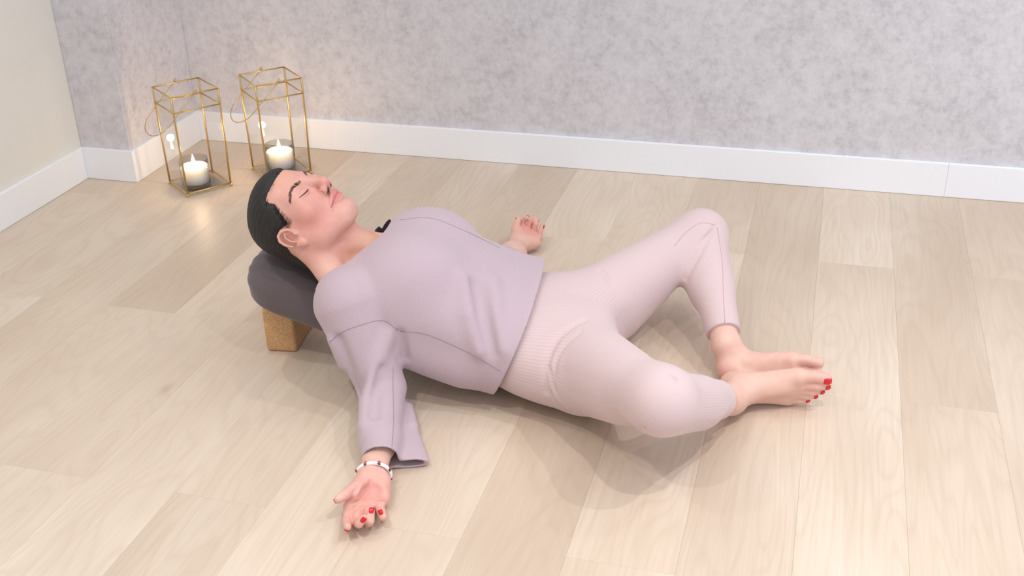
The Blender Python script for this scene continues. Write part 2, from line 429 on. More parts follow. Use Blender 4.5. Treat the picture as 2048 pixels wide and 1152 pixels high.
class Ell:
    def __init__(s, c, r, M=None):
        s.c = np.asarray(c, float); s.r = np.asarray(r, float); s.R = max(r); s.M = np.eye(3) if M is None else np.asarray(M, float)
    def d(s, p):
        q = (p - s.c.astype(f32)) @ s.M.astype(f32)
        q = q / s.r.astype(f32); k0 = np.sqrt(np.einsum('ij,ij->i', q, q)) + f32(1e-6)
        q = q / s.r.astype(f32); k1 = np.sqrt(np.einsum('ij,ij->i', q, q)) + f32(1e-6)
        return k0 * (k0 - 1) / k1
class Loft:   # elliptical sections along a straight axis; rows (t, c2, c3, h2, h3)
    def __init__(s, o, e1, e2, e3, rows, n=2.0, round_=0.02):
        s.o = np.asarray(o, float); s.M = np.array([unit(e1), unit(e2), unit(e3)]).T; s.n = n; s.rd = round_
        rows = np.asarray(rows, float); t = rows[:, 0]; s.t0, s.t1 = t[0], t[-1]
        tt = np.linspace(t[0], t[-1], 160); s.tt = tt
        m = np.gradient(rows[:, 1:], t, axis=0)
        i = np.clip(np.searchsorted(t, tt, 'right') - 1, 0, len(t) - 2); hh = t[i + 1] - t[i]; x = ((tt - t[i]) / hh)[:, None]; hh = hh[:, None]
        y0, y1, m0, m1 = rows[i, 1:], rows[i + 1, 1:], m[i], m[i + 1]
        s.tab = (2*x**3-3*x**2+1)*y0 + (x**3-2*x**2+x)*hh*m0 + (-2*x**3+3*x**2)*y1 + (x**3-x**2)*hh*m1
        mid = (s.t0 + s.t1) / 2
        s.c = s.o + s.M @ np.array([mid, s.tab[:, 0].mean(), s.tab[:, 1].mean()])
        ext = np.abs(s.tab[:, :2] - s.tab[:, :2].mean(0)).max(0).sum() + s.tab[:, 2:].max() * 1.3
        s.R = math.hypot((s.t1 - s.t0) / 2 + 0.02, ext)
    def d(s, p):
        q = (p - s.o.astype(f32)) @ s.M.astype(f32)
        tc = np.clip(q[:, 0], s.t0, s.t1)
        c2, c3, h2, h3 = [np.interp(tc, s.tt, s.tab[:, k]).astype(f32) for k in range(4)]
        y, z = q[:, 1] - c2, q[:, 2] - c3
        rho = (np.abs(y / h2) ** s.n + np.abs(z / h3) ** s.n) ** f32(1 / s.n) + f32(1e-5)
        rr = np.sqrt(y * y + z * z) + f32(1e-6)
        dr = np.maximum(rr * (1 - 1 / rho), -np.minimum(h2, h3))
        da = np.maximum(q[:, 0] - s.t1, s.t0 - q[:, 0])
        R = f32(s.rd); a, b = dr + R, da + R
        return np.minimum(np.maximum(a, b), 0) + np.sqrt(np.maximum(a, 0) ** 2 + np.maximum(b, 0) ** 2) - R
class Plane:
    def __init__(s, p, n): s.p = np.asarray(p, float); s.nn = unit(n); s.c = s.p; s.R = 1e9
    def d(s, p): return (p - s.p.astype(f32)) @ s.nn.astype(f32)
def march_many(F, pix, s0=1.45):
    d = np.array([ray(*q) for q in pix]); d = d / np.linalg.norm(d, axis=1, keepdims=True); s = np.full(len(d), s0)
    for _ in range(70):
        v = F.ev(CPOS + d * s[:, None]); s = s + np.where(v > 2e-4, v * 0.75, 0.0)
        if (v < 2e-4).all(): break
    return CPOS + d * s[:, None]
def march(F, px, py): return march_many(F, [(px, py)])[0]
class Chain:
    def __init__(s, pts, rad):
        pts = [np.asarray(q, float) for q in pts]; rad = [rad] * len(pts) if np.isscalar(rad) else rad
        s.parts = [Cone(pts[i], pts[i+1], rad[i], rad[i+1]) for i in range(len(pts) - 1)]
        P_ = np.array(pts); s.c = P_.mean(0); s.R = np.linalg.norm(P_ - s.c, axis=1).max() + max(rad)
    def d(s, p):
        d = s.parts[0].d(p)
        for q in s.parts[1:]: d = np.minimum(d, q.d(p))
        return d
class Fn:
    def __init__(s, fn, c=(0, 0, 0), R=1e9): s.fn = fn; s.c = np.asarray(c, float); s.R = R
    def d(s, p): return s.fn(p).astype(f32)
def smin(a, b, k):
    if k <= 0: return np.minimum(a, b)
    h = np.maximum(k - np.abs(a - b), 0) * f32(1 / k); return np.minimum(a, b) - h * h * f32(k / 4)
class Field:
    def __init__(s): s.ops = []
    def u(s, prim, k=0.0): s.ops.append(('u', prim, k)); return s
    def s(s, prim, k=0.0): s.ops.append(('s', prim, k)); return s
    def i(s, prim, k=0.0): s.ops.append(('i', prim, k)); return s
    def disp(s, fn, c, R): s.ops.append(('d', Fn(fn, c, R), 0.0)); return s
    def shell(s, t): s.ops.append(('sh', Fn(None), t)); return s
    def ev(s, p, cc=None, cr=0.0, m=0.03):
        p = p.astype(f32); d = np.full(len(p), 1.0, f32)
        for kind, pr, k in s.ops:
            if kind == 'sh': d = np.abs(d + f32(k / 2)) - f32(k / 2); continue
            if cc is not None and pr.R < 1e8 and np.linalg.norm(cc - pr.c) - pr.R - cr > m + k: continue
            q = pr.d(p)
            if kind == 'u': d = smin(d, q, k)
            elif kind == 's': d = -smin(-d, q, k)
            elif kind == 'i': d = -smin(-d, -q, k)
            elif kind == 'd': d = d + q
        return d
    def at(s, p): return s.ev(np.atleast_2d(np.asarray(p, float)))
    def project(s, pts, it=6, off=0.0):
        p = np.array(pts, float); e = 5e-4; cc = p.mean(0); cr = np.linalg.norm(p - cc, axis=1).max() + .01
        for _ in range(it):
            d = s.ev(p, cc, cr, .06) - off
            g = np.stack([s.ev(p + e * np.eye(3)[i], cc, cr, .06) - d - off for i in range(3)], 1) / e
            p = p - g * (d / np.maximum((g * g).sum(1), 0.2))[:, None]
        return p
    def normal(s, p):
        e = 8e-4; p = np.atleast_2d(p); cc = p.mean(0); cr = np.linalg.norm(p - cc, axis=1).max() + .01
        g = np.stack([s.ev(p + e * np.eye(3)[i], cc, cr, .06) - s.ev(p - e * np.eye(3)[i], cc, cr, .06) for i in range(3)], 1)
        return g / (np.linalg.norm(g, axis=1, keepdims=True) + 1e-9)
def polygonize(field, lo, hi, h, safe=1.6):
    B, SB = 8, 4
    lo, hi = np.asarray(lo, float), np.asarray(hi, float)
    nb = np.ceil((hi - lo) / (B * h)).astype(int)
    g = np.stack(np.meshgrid(*[np.arange(n) for n in nb], indexing='ij'), -1).reshape(-1, 3)
    ctr = lo + (g + 0.5) * B * h
    dc = np.concatenate([field.ev(c) for c in np.array_split(ctr, max(1, len(ctr) // 200000 + 1))])
    act = np.abs(dc) < (B * h * 0.87) * safe + 2 * h
    grid = openvdb.FloatGrid(3 * h)
    for b in g[(~act) & (dc < 0)]:
        a = (b * B).tolist(); grid.fill(tuple(a), tuple(x + B - 1 for x in a), -3 * h, False)
    off = np.stack(np.meshgrid(*[np.arange(B)] * 3, indexing='ij'), -1).reshape(-1, 3)
    ga = g[act]; key = ga // SB; kk = key[:, 0] * 1000003 + key[:, 1] * 1009 + key[:, 2]
    order = np.argsort(kk, kind='stable'); ga, kk = ga[order], kk[order]
    cuts = np.flatnonzero(np.diff(kk)) + 1
    for grp in np.split(ga, cuts):
        p = lo + ((grp[:, None, :] * B + off[None]) .reshape(-1, 3)) * h
        cc = (p.min(0) + p.max(0)) / 2; cr = np.linalg.norm(p.max(0) - p.min(0)) / 2
        d = np.clip(field.ev(p, cc, cr), -3 * h, 3 * h).reshape(len(grp), B, B, B)
        for b, arr in zip(grp, d): grid.copyFromArray(np.ascontiguousarray(arr), ijk=tuple((b * B).tolist()))
    pts, tris, quads = grid.convertToPolygons(0.0, 0.0)
    pts = np.asarray(pts, float) * h + lo
    return pts, np.asarray(tris, int).reshape(-1, 3), np.asarray(quads, int).reshape(-1, 4)
def biggest(pts, quads, tris, keep=1):   # keep the largest connected pieces
    n = len(pts); lab = np.arange(n)
    E = np.concatenate([quads[:, [0, 1]], quads[:, [1, 2]], quads[:, [2, 3]], quads[:, [3, 0]], tris[:, [0, 1]], tris[:, [1, 2]]])
    while True:
        m = np.minimum(lab[E[:, 0]], lab[E[:, 1]]); new = lab.copy()
        np.minimum.at(new, E[:, 0], m); np.minimum.at(new, E[:, 1], m); new = new[new]
        if (new == lab).all(): break
        lab = new
    ids, cnt = np.unique(lab, return_counts=True); good = ids[np.argsort(-cnt)[:keep]]
    ok = np.isin(lab, good); idx = -np.ones(n, int); idx[ok] = np.arange(ok.sum())
    return pts[ok], idx[quads[ok[quads[:, 0]]]] if len(quads) else quads, idx[tris[ok[tris[:, 0]]]] if len(tris) else tris
def field_mesh(name, field, lo, hi, h, mat, smooth_it=1, keep=1, attrs=None, origin=None, refine=None):
    pts, tris, quads = polygonize(field, lo, hi, h)
    pts, quads, tris = biggest(pts, quads, tris, keep)
    for _ in range(smooth_it):           # light relaxation of the lattice stepping
        acc = np.zeros_like(pts); cnt = np.zeros(len(pts))
        for i, j in ((0, 1), (1, 2), (2, 3), (3, 0)):
            if len(quads):
                for a, b in ((i, j), (j, i)): np.add.at(acc, quads[:, a], pts[quads[:, b]]); np.add.at(cnt, quads[:, a], 1)
        for i, j in ((0, 1), (1, 2), (2, 0)):
            if len(tris):
                for a, b in ((i, j), (j, i)): np.add.at(acc, tris[:, a], pts[tris[:, b]]); np.add.at(cnt, tris[:, a], 1)
        pts = 0.5 * pts + 0.5 * acc / np.maximum(cnt, 1)[:, None]
    q = quads; t4 = pts[q]
    vol = np.einsum('ij,ij->i', t4[:, 0], np.cross(t4[:, 1], t4[:, 2])).sum() + np.einsum('ij,ij->i', t4[:, 0], np.cross(t4[:, 2], t4[:, 3])).sum() if len(q) else 1
    if vol < 0: quads = quads[:, ::-1]; tris = tris[:, ::-1]
    org = np.zeros(3) if origin is None else np.asarray(origin, float)
    me = bpy.data.meshes.new(name); nv = len(pts); nq, ntr = len(quads), len(tris)
    me.vertices.add(nv); me.vertices.foreach_set('co', (pts - org).astype(f32).ravel())
    loops = np.concatenate([quads.ravel(), tris.ravel()]).astype(np.int32)
    me.loops.add(len(loops)); me.loops.foreach_set('vertex_index', loops)
    me.polygons.add(nq + ntr)
    st = np.concatenate([np.arange(nq) * 4, nq * 4 + np.arange(ntr) * 3]).astype(np.int32)
    me.polygons.foreach_set('loop_start', st)
    me.polygons.foreach_set('use_smooth', np.ones(nq + ntr, bool))
    me.update(calc_edges=True); me.validate()
    if refine:                            # finer faces where small features sit, pulled back onto the surface
        mask, levels = refine
        for _ in range(levels):
            bm = bmesh.new(); bm.from_mesh(me); bm.verts.ensure_lookup_table()
            co = np.empty(len(me.vertices) * 3, f32); me.vertices.foreach_get('co', co); m = mask(co.reshape(-1, 3).astype(float) + org)
            es = list({e for i in np.flatnonzero(m) for e in bm.verts[i].link_edges if m[e.verts[0].index] and m[e.verts[1].index]})
            bmesh.ops.subdivide_edges(bm, edges=es, cuts=1, use_grid_fill=True)
            bm.to_mesh(me); bm.free()
            co = np.empty(len(me.vertices) * 3, f32); me.vertices.foreach_get('co', co); pts = co.reshape(-1, 3).astype(float) + org
            m = mask(pts); pts[m] = field.project(pts[m], 2)
            me.vertices.foreach_set('co', (pts - org).astype(f32).ravel()); me.update()
        nv = len(me.vertices); me.polygons.foreach_set('use_smooth', np.ones(len(me.polygons), bool))
    if attrs:
        for an, (kind, fn) in attrs.items():
            val = fn(pts)
            if kind == 'FLOAT_COLOR':
                at = me.attributes.new(an, kind, 'POINT'); at.data.foreach_set('color', np.concatenate([val, np.ones((nv, 1))], 1).astype(f32).ravel())
            elif kind == 'FLOAT':
                at = me.attributes.new(an, kind, 'POINT'); at.data.foreach_set('value', val.astype(f32))
            else:
                at = me.attributes.new(an, 'FLOAT_VECTOR', 'POINT'); at.data.foreach_set('vector', val.astype(f32).ravel())
    me.materials.append(MAT[mat]); return me

# ------------------------------------------------------------------ bolster
def bolster():
    path = np.array([(-1.205, 0.204), (-1.13, 0.192), (-1.03, 0.150), (-0.92, 0.095), (-0.78, 0.062), (-0.66, 0.056)])
    n = 64; s = np.linspace(0, 1, n); xs = np.interp(s, np.linspace(0, 1, len(path)), path[:, 0])
    zs = np.interp(xs, path[:, 0], path[:, 1])
    zs = np.convolve(np.pad(zs, 4, 'edge'), np.ones(9) / 9, 'valid')
    L = xs[-1] - xs[0]; V, F = [], []; seg = 72
    for i in range(n):
        e = min(xs[i] - xs[0], xs[-1] - xs[i]); rr = 0.080
        k = math.sqrt(max(1e-4, 1 - (1 - min(e / rr, 1)) ** 2)) if e < rr else 1.0
        k = 0.28 + 0.72 * k
        yc = 2.062 + (xs[i] + 1.16) * math.tan(AX)
        for j in range(seg):
            a = 2 * math.pi * j / seg
            ca, sa = math.cos(a), math.sin(a)
            r = (abs(ca) ** 2.4 + abs(sa) ** 2.4) ** (-1 / 2.4)
            wr = 1 + (0.05 * math.sin(a * 11 + 1.5 * math.sin(a * 3)) * math.exp(-e / 0.028) if e < 0.1 else 0)
            V.append((xs[i], yc + 0.100 * r * ca * k * wr, max(0.001, zs[i] + float(np.interp(xs[i], [-1.1, -0.9], [0.074, 0.056])) * r * sa * k * wr)))
    for i in range(n - 1):
        for j in range(seg):
            j2 = (j + 1) % seg; F.append((i * seg + j, (i + 1) * seg + j, (i + 1) * seg + j2, i * seg + j2))
    F.append(tuple(range(seg))); F.append(tuple((n - 1) * seg + j for j in range(seg))[::-1])
    o = link('yoga_bolster', mesh_from('yoga_bolster', V, F), None, 'bolster')
    tag(o, 'charcoal cotton yoga bolster under the woman\'s head and back', 'bolster')
bolster()

# ------------------------------------------------------------------ the person: pose
PEL = np.array([-0.50, 2.11, 0.0])                       # below the pelvis
def B(u, v, z): return PEL + A_ * u + S_ * v + Z_ * z     # along body, to her left, up
HC = np.array([-1.069, 2.020, 0.374]); HP = math.radians(25)
HU = -A_ * math.cos(HP) + Z_ * math.sin(HP); HF = A_ * math.sin(HP) + Z_ * math.cos(HP); HR = -S_
HY = math.radians(5); HF, HR = math.cos(HY) * HF + math.sin(HY) * HR, math.cos(HY) * HR - math.sin(HY) * HF   # head turned a little to her right
HM = np.array([HR, HU, HF]).T
def Hd(r, u, f): return HC + HM @ np.array([r, u, f])
def hloc(p): return (p - HC) @ HM

body = Field()
def head_base(F, off=0.0):
    F.u(Ell(Hd(0, .020, -.014), (.073 + off, .075 + off, .090 + off), HM))
    F.u(Ell(Hd(0, .037, .024), (.061 + off, .053 + off, .057 + off), HM), .03)
head_base(body)
body.u(Ell(Hd(0, -.022, .028), (.062, .070, .055), HM), .03)
body.u(Ell(Hd(0, -.068, .030), (.050, .044, .046), HM), .03)
body.u(Cone(Hd(0, -.095, .058), Hd(0, -.093, .066), .021, .0175), .022)
for s in (1, -1):
    body.u(Cone(Hd(s*.058, -.040, -.002), Hd(s*.052, -.072, .012), .020, .020), .03)
    body.u(Cone(Hd(s*.050, -.074, .012), Hd(s*.020, -.099, .056), .019, .017), .025)
    body.u(Ell(Hd(s*.044, -.026, .054), (.026, .020, .022), HM), .03)
    body.u(Cone(Hd(s*.046, .014, .062), Hd(s*.014, .013, .080), .011, .010), .02)
    body.s(Ell(Hd(s*.033, -.006, .108), (.023, .015, .022), HM), .022)
    body.u(Ell(Hd(s*.0325, -.006, .0735), (.0170, .0120, .0150), HM), .006)
body.u(Cone(Hd(0, .006, .084), Hd(0, -.030, .1030), .0080, .0095), .014)
body.u(Ell(Hd(0, -.034, .1035), (.0110, .0100, .0100), HM), .010)
for s in (1, -1):
    body.u(Ell(Hd(s*.0135, -.040, .0925), (.0082, .0085, .0105), HM), .008)
body.u(Cone(Hd(0, -.045, .0965), Hd(0, -.049, .088), .005, .005), .006)
for s in (1, -1):
    body.s(Cone(Hd(s*.0060, -.050, .0990), Hd(s*.0095, -.0450, .0915), .0034, .0044), .002)
    body.u(Chain([Hd(0, -0.0620, .0895), Hd(s*.008, -0.0605, .0885), Hd(s*.017, -0.0637, .0825), Hd(s*.028, -0.0680, .0715)], [.0062, .0062, .0050, .003]), .007)
    body.u(Chain([Hd(0, -0.0730, .0865), Hd(s*.010, -0.0730, .0845), Hd(s*.019, -0.0705, .0785), Hd(s*.028, -0.0690, .0715)], [.0072, .0066, .0045, .003]), .007)
    body.s(Chain([Hd(0, -0.0670, .0985), Hd(s*.011, -0.0667, .0950), Hd(s*.020, -0.0673, .0870), Hd(s*.0310, -0.0700, .0745)], [.0022, .0022, .0020, .0018]), .003)
for s in (1, -1): body.s(Chain([Hd(s*.019, -.040, .0915), Hd(s*.026, -.050, .0855), Hd(s*.032, -.062, .0780), Hd(s*.036, -.074, .0700)], [.0010, .0016, .0016, .0008]), .007)
# neck, throat, collar bones
NB = B(-.425, 0, .265)
body.u(Cone(Hd(0, -.040, -.026), NB, .048, .052), .025)
body.u(Cone(Hd(0, -.080, .012), B(-.405, -.01, .285), .026, .022), .025)
for s in (1, -1):
    body.u(Cone(Hd(s*.052, -.045, -.030), B(-.400, -s*.020, .306), .0155, .0095), .009)     # neck tendon
    body.u(Cone(B(-.398, -s*.022, .300), B(-.425, -s*.120, .290 if s > 0 else .200), .010, .009), .014)       # collar bone
    body.u(Cone(Hd(s*.040, -.060, -.040), B(-.435, -s*.130, .235 if s > 0 else .165), .026, .036), .04)       # trapezius
# ears
for s in (1, -1):
    def Ep(u, f, out=0.0, s=s): return Hd(s * (.0755 + out), -.023 + u * .94, -.002 + f * .94)
    eM = np.array([HR * s, HU, HF]).T
    body.u(Ell(Ep(.002, -.006, -.002), (.006, .026, .015), eM), .006)
    hel = [(.004, .012, .002), (.018, .012, .004), (.029, .003, .008), (.030, -.009, .012), (.022, -.018, .015), (.008, -.0205, .015), (-.006, -.017, .013), (-.017, -.009, .010)]
    body.u(Chain([Ep(a, b, c) for a, b, c in hel], [.003, .0034, .0036, .0036, .0036, .0035, .0034, .0036]), .004)
    body.s(Ell(Ep(.004, -.006, .011), (.010, .020, .0115), eM), .004)
    body.u(Chain([Ep(.022, -.001, .004), Ep(.014, -.009, .008), Ep(.000, -.011, .008), Ep(-.009, -.006, .007)], .0026), .004)
    body.s(Ell(Ep(-.001, .002, .009), (.008, .008, .007), eM), .004)
    body.u(Ell(Ep(-.002, .012, .004), (.005, .006, .0035), eM), .004)
    body.u(Ell(Ep(-.024, -.002, .007), (.0055, .010, .0085), eM), .006)
# torso and pelvis under the clothes
body.u(Loft(PEL, A_, S_, Z_, [(-.46, 0, .235, .12, .050), (-.41, 0, .225, .165, .070), (-.34, 0, .22, .165, .090), (-.26, 0, .20, .155, .098), (-.16, 0, .155, .14, .092), (-.05, 0, .118, .155, .092), (.05, 0, .105, .17, .094), (.11, 0, .10, .14, .085)], 2.3, .04), .03)
# arms
SHR, ELR, WRR = B(-.385, -.165, .235), P(770, 785, .055), P(748, 945, .034)
SHL, ELL_, WRL = B(-.385, .155, .180), P(1003, 548, .050), P(1037, 488, .034)
for sh, el, wr in ((SHR, ELR, WRR), (SHL, ELL_, WRL)):
    body.u(Cone(sh, el, .050, .036), .03)
    body.u(Cone(el, wr + (el - wr) * .35, .036, .034), .02)
    body.u(Cone(wr + (el - wr) * .4, wr, .034, .024, flat=(0, 0.1, 1), ff=.85), .02)
# hands: explicit joints
NAILS = []
def finger(F, J, r, k=.002, nn=None):
    J = [np.asarray(j, float) for j in J]
    F.u(Chain(J, r), k)
    NAILS.append((J[-2], J[-1], r[-1], J[0], nn))
def hand_right(F):
    w = WRR; r0 = [.0098, .0090, .0082, .0072]
    mcp = [P(699, 1013, .021), P(716, 1011, .022), P(736, 1007, .022), P(756, 1003, .021)]
    for m in mcp: F.u(Cone(w + (m - w) * .12, m, .019, .0125), .012)
    F.u(Cone(P(762, 965, .030), P(765, 997, .024), .019, .014), .014)      # heel of the hand
    F.u(Cone(P(735, 958, .037), P(712, 984, .043), .022, .0160), .012)     # ball of the thumb
    finger(F, [mcp[0], P(694, 1040, .017), P(694, 1050, .026), P(695, 1054, .036)], r0)
    finger(F, [mcp[1], P(714, 1045, .017), P(718, 1048, .035), P(727, 1036, .046)], r0)
    finger(F, [mcp[2], P(738, 1045, .017), P(740, 1042, .037), P(742, 1022, .048)], r0)
    finger(F, [mcp[3], P(765, 1033, .015), P(765, 1033, .030), P(761, 1023, .038)], [.0095, .0085, .0076, .0066])
    finger(F, [P(733, 958, .034), P(709, 977, .046), P(691, 989, .052), P(677, 998, .052)], [.017, .0125, .0105, .0085], nn=(-.8, .15, -.75))
hand_right(body)
body.s(Ell(march(body, 742, 988) - ray(742, 988) * .006, (.020, .024, .012)), .012)
for pl_, r_ in (([(742, 962), (735, 985), (722, 1002), (703, 1010)], .0032), ([(768, 1003), (748, 1006), (725, 1014), (708, 1020)], .0022), ([(709, 984), (716, 976), (716, 968)], .0036)):
    body.s(Chain(list(march_many(body, pl_)), r_), .004)
def hand_left(F):
    w = WRL; r0 = [.0095, .0085, .0076, .0066]
    mcp = [P(1045, 457, .048), P(1056, 463, .042), P(1067, 470, .036), P(1078, 477, .030)]
    for m in mcp: F.u(Cone(w + (m - w) * .15, m, .020, .0125), .012)
    F.u(Cone(P(1052, 488, .030), P(1074, 486, .028), .020, .015), .014)
    F.u(Cone(P(1034, 478, .040), P(1034, 462, .052), .019, .014), .014)
    finger(F, [mcp[0], P(1045, 447, .062), P(1049, 440, .072), P(1054, 436, .080)], r0, nn=(.1, .95, .45))
    finger(F, [mcp[1], P(1058, 452, .058), P(1062, 442, .072), P(1067, 436, .080)], r0, nn=(.1, .95, .45))
    finger(F, [mcp[2], P(1069, 459, .052), P(1071, 449, .066), P(1072, 441, .074)], r0, nn=(.1, .95, .45))
    finger(F, [mcp[3], P(1081, 467, .044), P(1083, 459, .054), P(1084, 452, .060)], [.0095, .0085, .0076, .0066], nn=(.1, .95, .45))
    finger(F, [P(1034, 476, .040), P(1031, 459, .056), P(1034, 448, .068), P(1037, 440, .076)], [.016, .0125, .0105, .008], nn=(-.8, .5, .4))
hand_left(body)
# legs
HIPR, HIPL = B(.03, -.088, .105), B(.03, .088, .105)
KNR, KNL = P(1322, 802, .215), P(1401, 468, .205)
ANR, ANL = np.array([-.120, 2.012, .047]), np.array([-.150, 2.195, .070])
for hp, kn, an in ((HIPR, KNR, ANR), (HIPL, KNL, ANL)):
    body.u(Cone(hp, kn, .080, .048), .03)
    body.u(Cone(kn, an, .046, .028), .02)
# feet
TOES = []
def foot(F, O, L, Mm, D, an, sc=1.0):
    L, Mm, D = unit(L), unit(Mm), unit(D); FM = np.array([L, Mm, D]).T
    def X(l, m, d): return O + FM @ (np.array([l, m, d]) * sc)
    F.u(Ell(X(.030, -.002, .030), (.031*sc, .027*sc, .031*sc), FM), .02)
    F.u(Cone(an, X(.050, 0, .050), .028, .029), .025)
    F.u(Cone(X(.050, .006, .050), X(.125, .012, .034), .029, .022), .02)
    hd = [(.155, .030, .022, .0190), (.160, .011, .020, .0150), (.155, -.005, .018, .0140), (.147, -.019, .016, .0135), (.137, -.032, .015, .0135)]
    for l, m, d, r in hd: F.u(Cone(X(.065, m * .35, .036), X(l, m, d), .022, r * sc), .012)
    F.u(Cone(X(.030, -.010, .020), X(.137, -.031, .015), .020, .0135), .012)
    tt = [((.188, .034, .019, .0130), (.211, .031, .018, .0120)), ((.193, .0125, .024, .0090), (.212, .012, .017, .0085)), ((.186, -.0035, .022, .0082), (.202, -.0035, .015, .0078)), ((.176, -.018, .020, .0078), (.190, -.018, .014, .0073)), ((.162, -.032, .018, .0076), (.175, -.0315, .013, .0072))]
    for h, (a, b) in zip(hd, tt):
        F.u(Chain([X(h[0], h[1], h[2]), X(*a[:3]), X(*b[:3])], [min(h[3], a[3] * 1.25), a[3], b[3]]), .005)
        TOES.append((X(*a[:3]), X(*b[:3]), b[3], D))
FOR_ = np.array([-.150, 2.112, .046]); FOL = np.array([-.164, 2.140, .042])
foot(body, FOR_, (1, -.05, .035), (-.035, -.10, 1), (0, -1, -.10), ANR, 1.03)
foot(body, FOL, (1, -.07, .05), (-.05, .36, .93), (0, .93, -.36), ANL, 1.02)
body.i(Plane((0, 0, .0015), (0, 0, -1)), .004)

# skin colouring: lips, cheeks, palms, soles; shade tinted in at mouth line and nostrils
def lin(r, g, b): return np.array(srgb(r, g, b)[:3])
def skin_tint(p):
    base = lin(222, 182, 166); c = np.repeat(base[None], len(p), 0)
    q = hloc(p); hd = np.exp(-np.clip((np.linalg.norm(q - np.array([0, -.02, 0]), axis=1) - .11) / .03, 0, 9))
    def mixin(w, colr):
        nonlocal c; w = np.clip(w, 0, 1)[:, None]; c = c * (1 - w) + np.asarray(colr) * w
    def g(cen, r):
        r = np.asarray(r, float); return np.exp(-(((q - np.asarray(cen)) / r) ** 2).sum(1))
    mixin(hd * .85, lin(217, 160, 147))
    for s in (1, -1): mixin(g((s*.052, -.045, .045), (.035, .035, .04)) * .5, lin(212, 130, 120))
    mixin(g((0, -.038, .108), (.018, .016, .018)) * .55, lin(212, 128, 122))
    mixin(g((0, .07, .07), (.06, .035, .05)) * .5, lin(226, 166, 132))
    ax_ = np.abs(q[:, 0]); front = np.clip((q[:, 2] - .060) / .006, 0, 1)
    hw = np.interp(ax_, [0, .004, .009, .018, .026, .031], [.0088, .0098, .0094, .0066, .0022, 0])
    off = np.abs(q[:, 1] + .0665 + .0035 * np.clip(ax_ / .025, 0, 1) ** 2)
    mixin(np.clip((hw - off) / .0022 + .5, 0, 1) * (ax_ < .031) * front * .8, lin(206, 116, 118))
    mixin(np.exp(-((q[:, 1] + .0670 + .0028 * np.clip(ax_ / .03, 0, 1) ** 2) / .0009) ** 2) * np.clip((.0315 - ax_) / .004, 0, 1) * front * .8, lin(120, 52, 54))  # shade of the mouth groove, put into the skin colour
    for s in (1, -1): mixin(g((s*.0082, -.0470, .0940), (.0046, .0050, .0075)) * 2.0, lin(58, 24, 22))  # nostril shade painted as a dark tint
    neck = np.exp(-(np.linalg.norm(p - NB, axis=1) / .07) ** 2)
    mixin(neck * .85, lin(214, 148, 108))
    for cen, r in ((P(738, 992, .03), .06), (P(1060, 460, .05), .05)):
        mixin(np.exp(-(np.linalg.norm(p - cen, axis=1) / r) ** 2) * .7, lin(222, 150, 140))
    mixin(np.exp(-(np.linalg.norm(p - P(1710 - 1000 + 10, 1045, .03), axis=1) / .035) ** 2) * .4, lin(220, 138, 126))
    mixin(np.exp(-(np.linalg.norm(p - np.array([.06, 2.10, .08]), axis=1) / .05) ** 2) * .45, lin(222, 150, 142))
    mixin(np.exp(-(np.linalg.norm(p - np.array([-.16, 2.13, .03]), axis=1) / .035) ** 2) * .4, lin(220, 146, 132))
    return c
# ------------------------------------------------------------------ the person: build
person = empty('person', (PEL[0], PEL[1], 0.0))
tag(person, 'barefoot person in lilac sweater and pink leggings reclining with eyes closed, soles together', 'person')
def child(name, me, mat=None, parent=None):
    o = link(name, me, parent or person, mat)
    if parent is None: o.matrix_parent_inverse = Matrix.Translation((-PEL[0], -PEL[1], 0))
    return o
HB = 0.0023

# hair, combed back
HPOLY = np.array([(.066, .13), (.0665, .075), (.067, .046), (.064, .036), (.054, .038), (.044, .042), (.032, .036), (.012, .028), (-.004, .022), (-.006, .012), (.006, .002), (.014, -.008), (.012, -.034), (-.008, -.044), (-.033, -.046), (-.062, -.046), (-.12, -.045), (-.3, -.05), (-.3, -.3), (.3, -.3), (.3, .13)])
def poly_sd(u, f):
    d = np.full(len(u), 1e9); inside = np.zeros(len(u), bool); n = len(HPOLY)
    for i in range(n):
        a, b = HPOLY[i], HPOLY[(i + 1) % n]; e = b - a
        t = np.clip(((u - a[0]) * e[0] + (f - a[1]) * e[1]) / (e @ e), 0, 1)
        d = np.minimum(d, (u - a[0] - t * e[0]) ** 2 + (f - a[1] - t * e[1]) ** 2)
        cond = ((a[1] > f) != (b[1] > f)) & (u < (b[0] - a[0]) * (f - a[1]) / (b[1] - a[1] + 1e-12) + a[0]); inside ^= cond
    d = np.sqrt(d); return np.where(inside, d, -d)
def strand_coords(p):
    q = hloc(p); ang = np.arctan2(q[:, 0], q[:, 1] + .02); el = np.arctan2(q[:, 2] + .03, np.hypot(q[:, 0], q[:, 1] + .02))
    return np.stack([ang * 95, el * 5, np.linalg.norm(q, axis=1) * 6], 1)
def hair_off(p):
    q = hloc(p).astype(float); jit = .0010 * np.sin(q[:, 1] * 900 + 3 * np.sin(q[:, 2] * 300)) + .0006 * np.sin(q[:, 1] * 2100 + q[:, 2] * 500)
    s = np.clip((poly_sd(q[:, 1] + .006, q[:, 2] - .003) + jit) / .016, -1, 1)
    off = np.where(s > 0, -.0004 + .0062 * (1 - (1 - s) ** 2), -.0004 + .012 * s)
    groove = .0006 * np.sin(np.arctan2(q[:, 0], q[:, 1] + .02) * 60)
    return -(off + groove * (s > .3))
hair = Field(); head_base(hair)
hair.disp(hair_off, HC, .3)
hair.u(Cone(Hd(0, -.045, -.082), Hd(0, -.105, -.080), .042, .036, flat=HF, ff=.8), .03)
hair.u(Cone(Hd(0, -.105, -.080), Hd(0, -.150, -.082), .036, .026, flat=HF, ff=.8), .02)
lo_h, hi_h = HC - .16, HC + .16
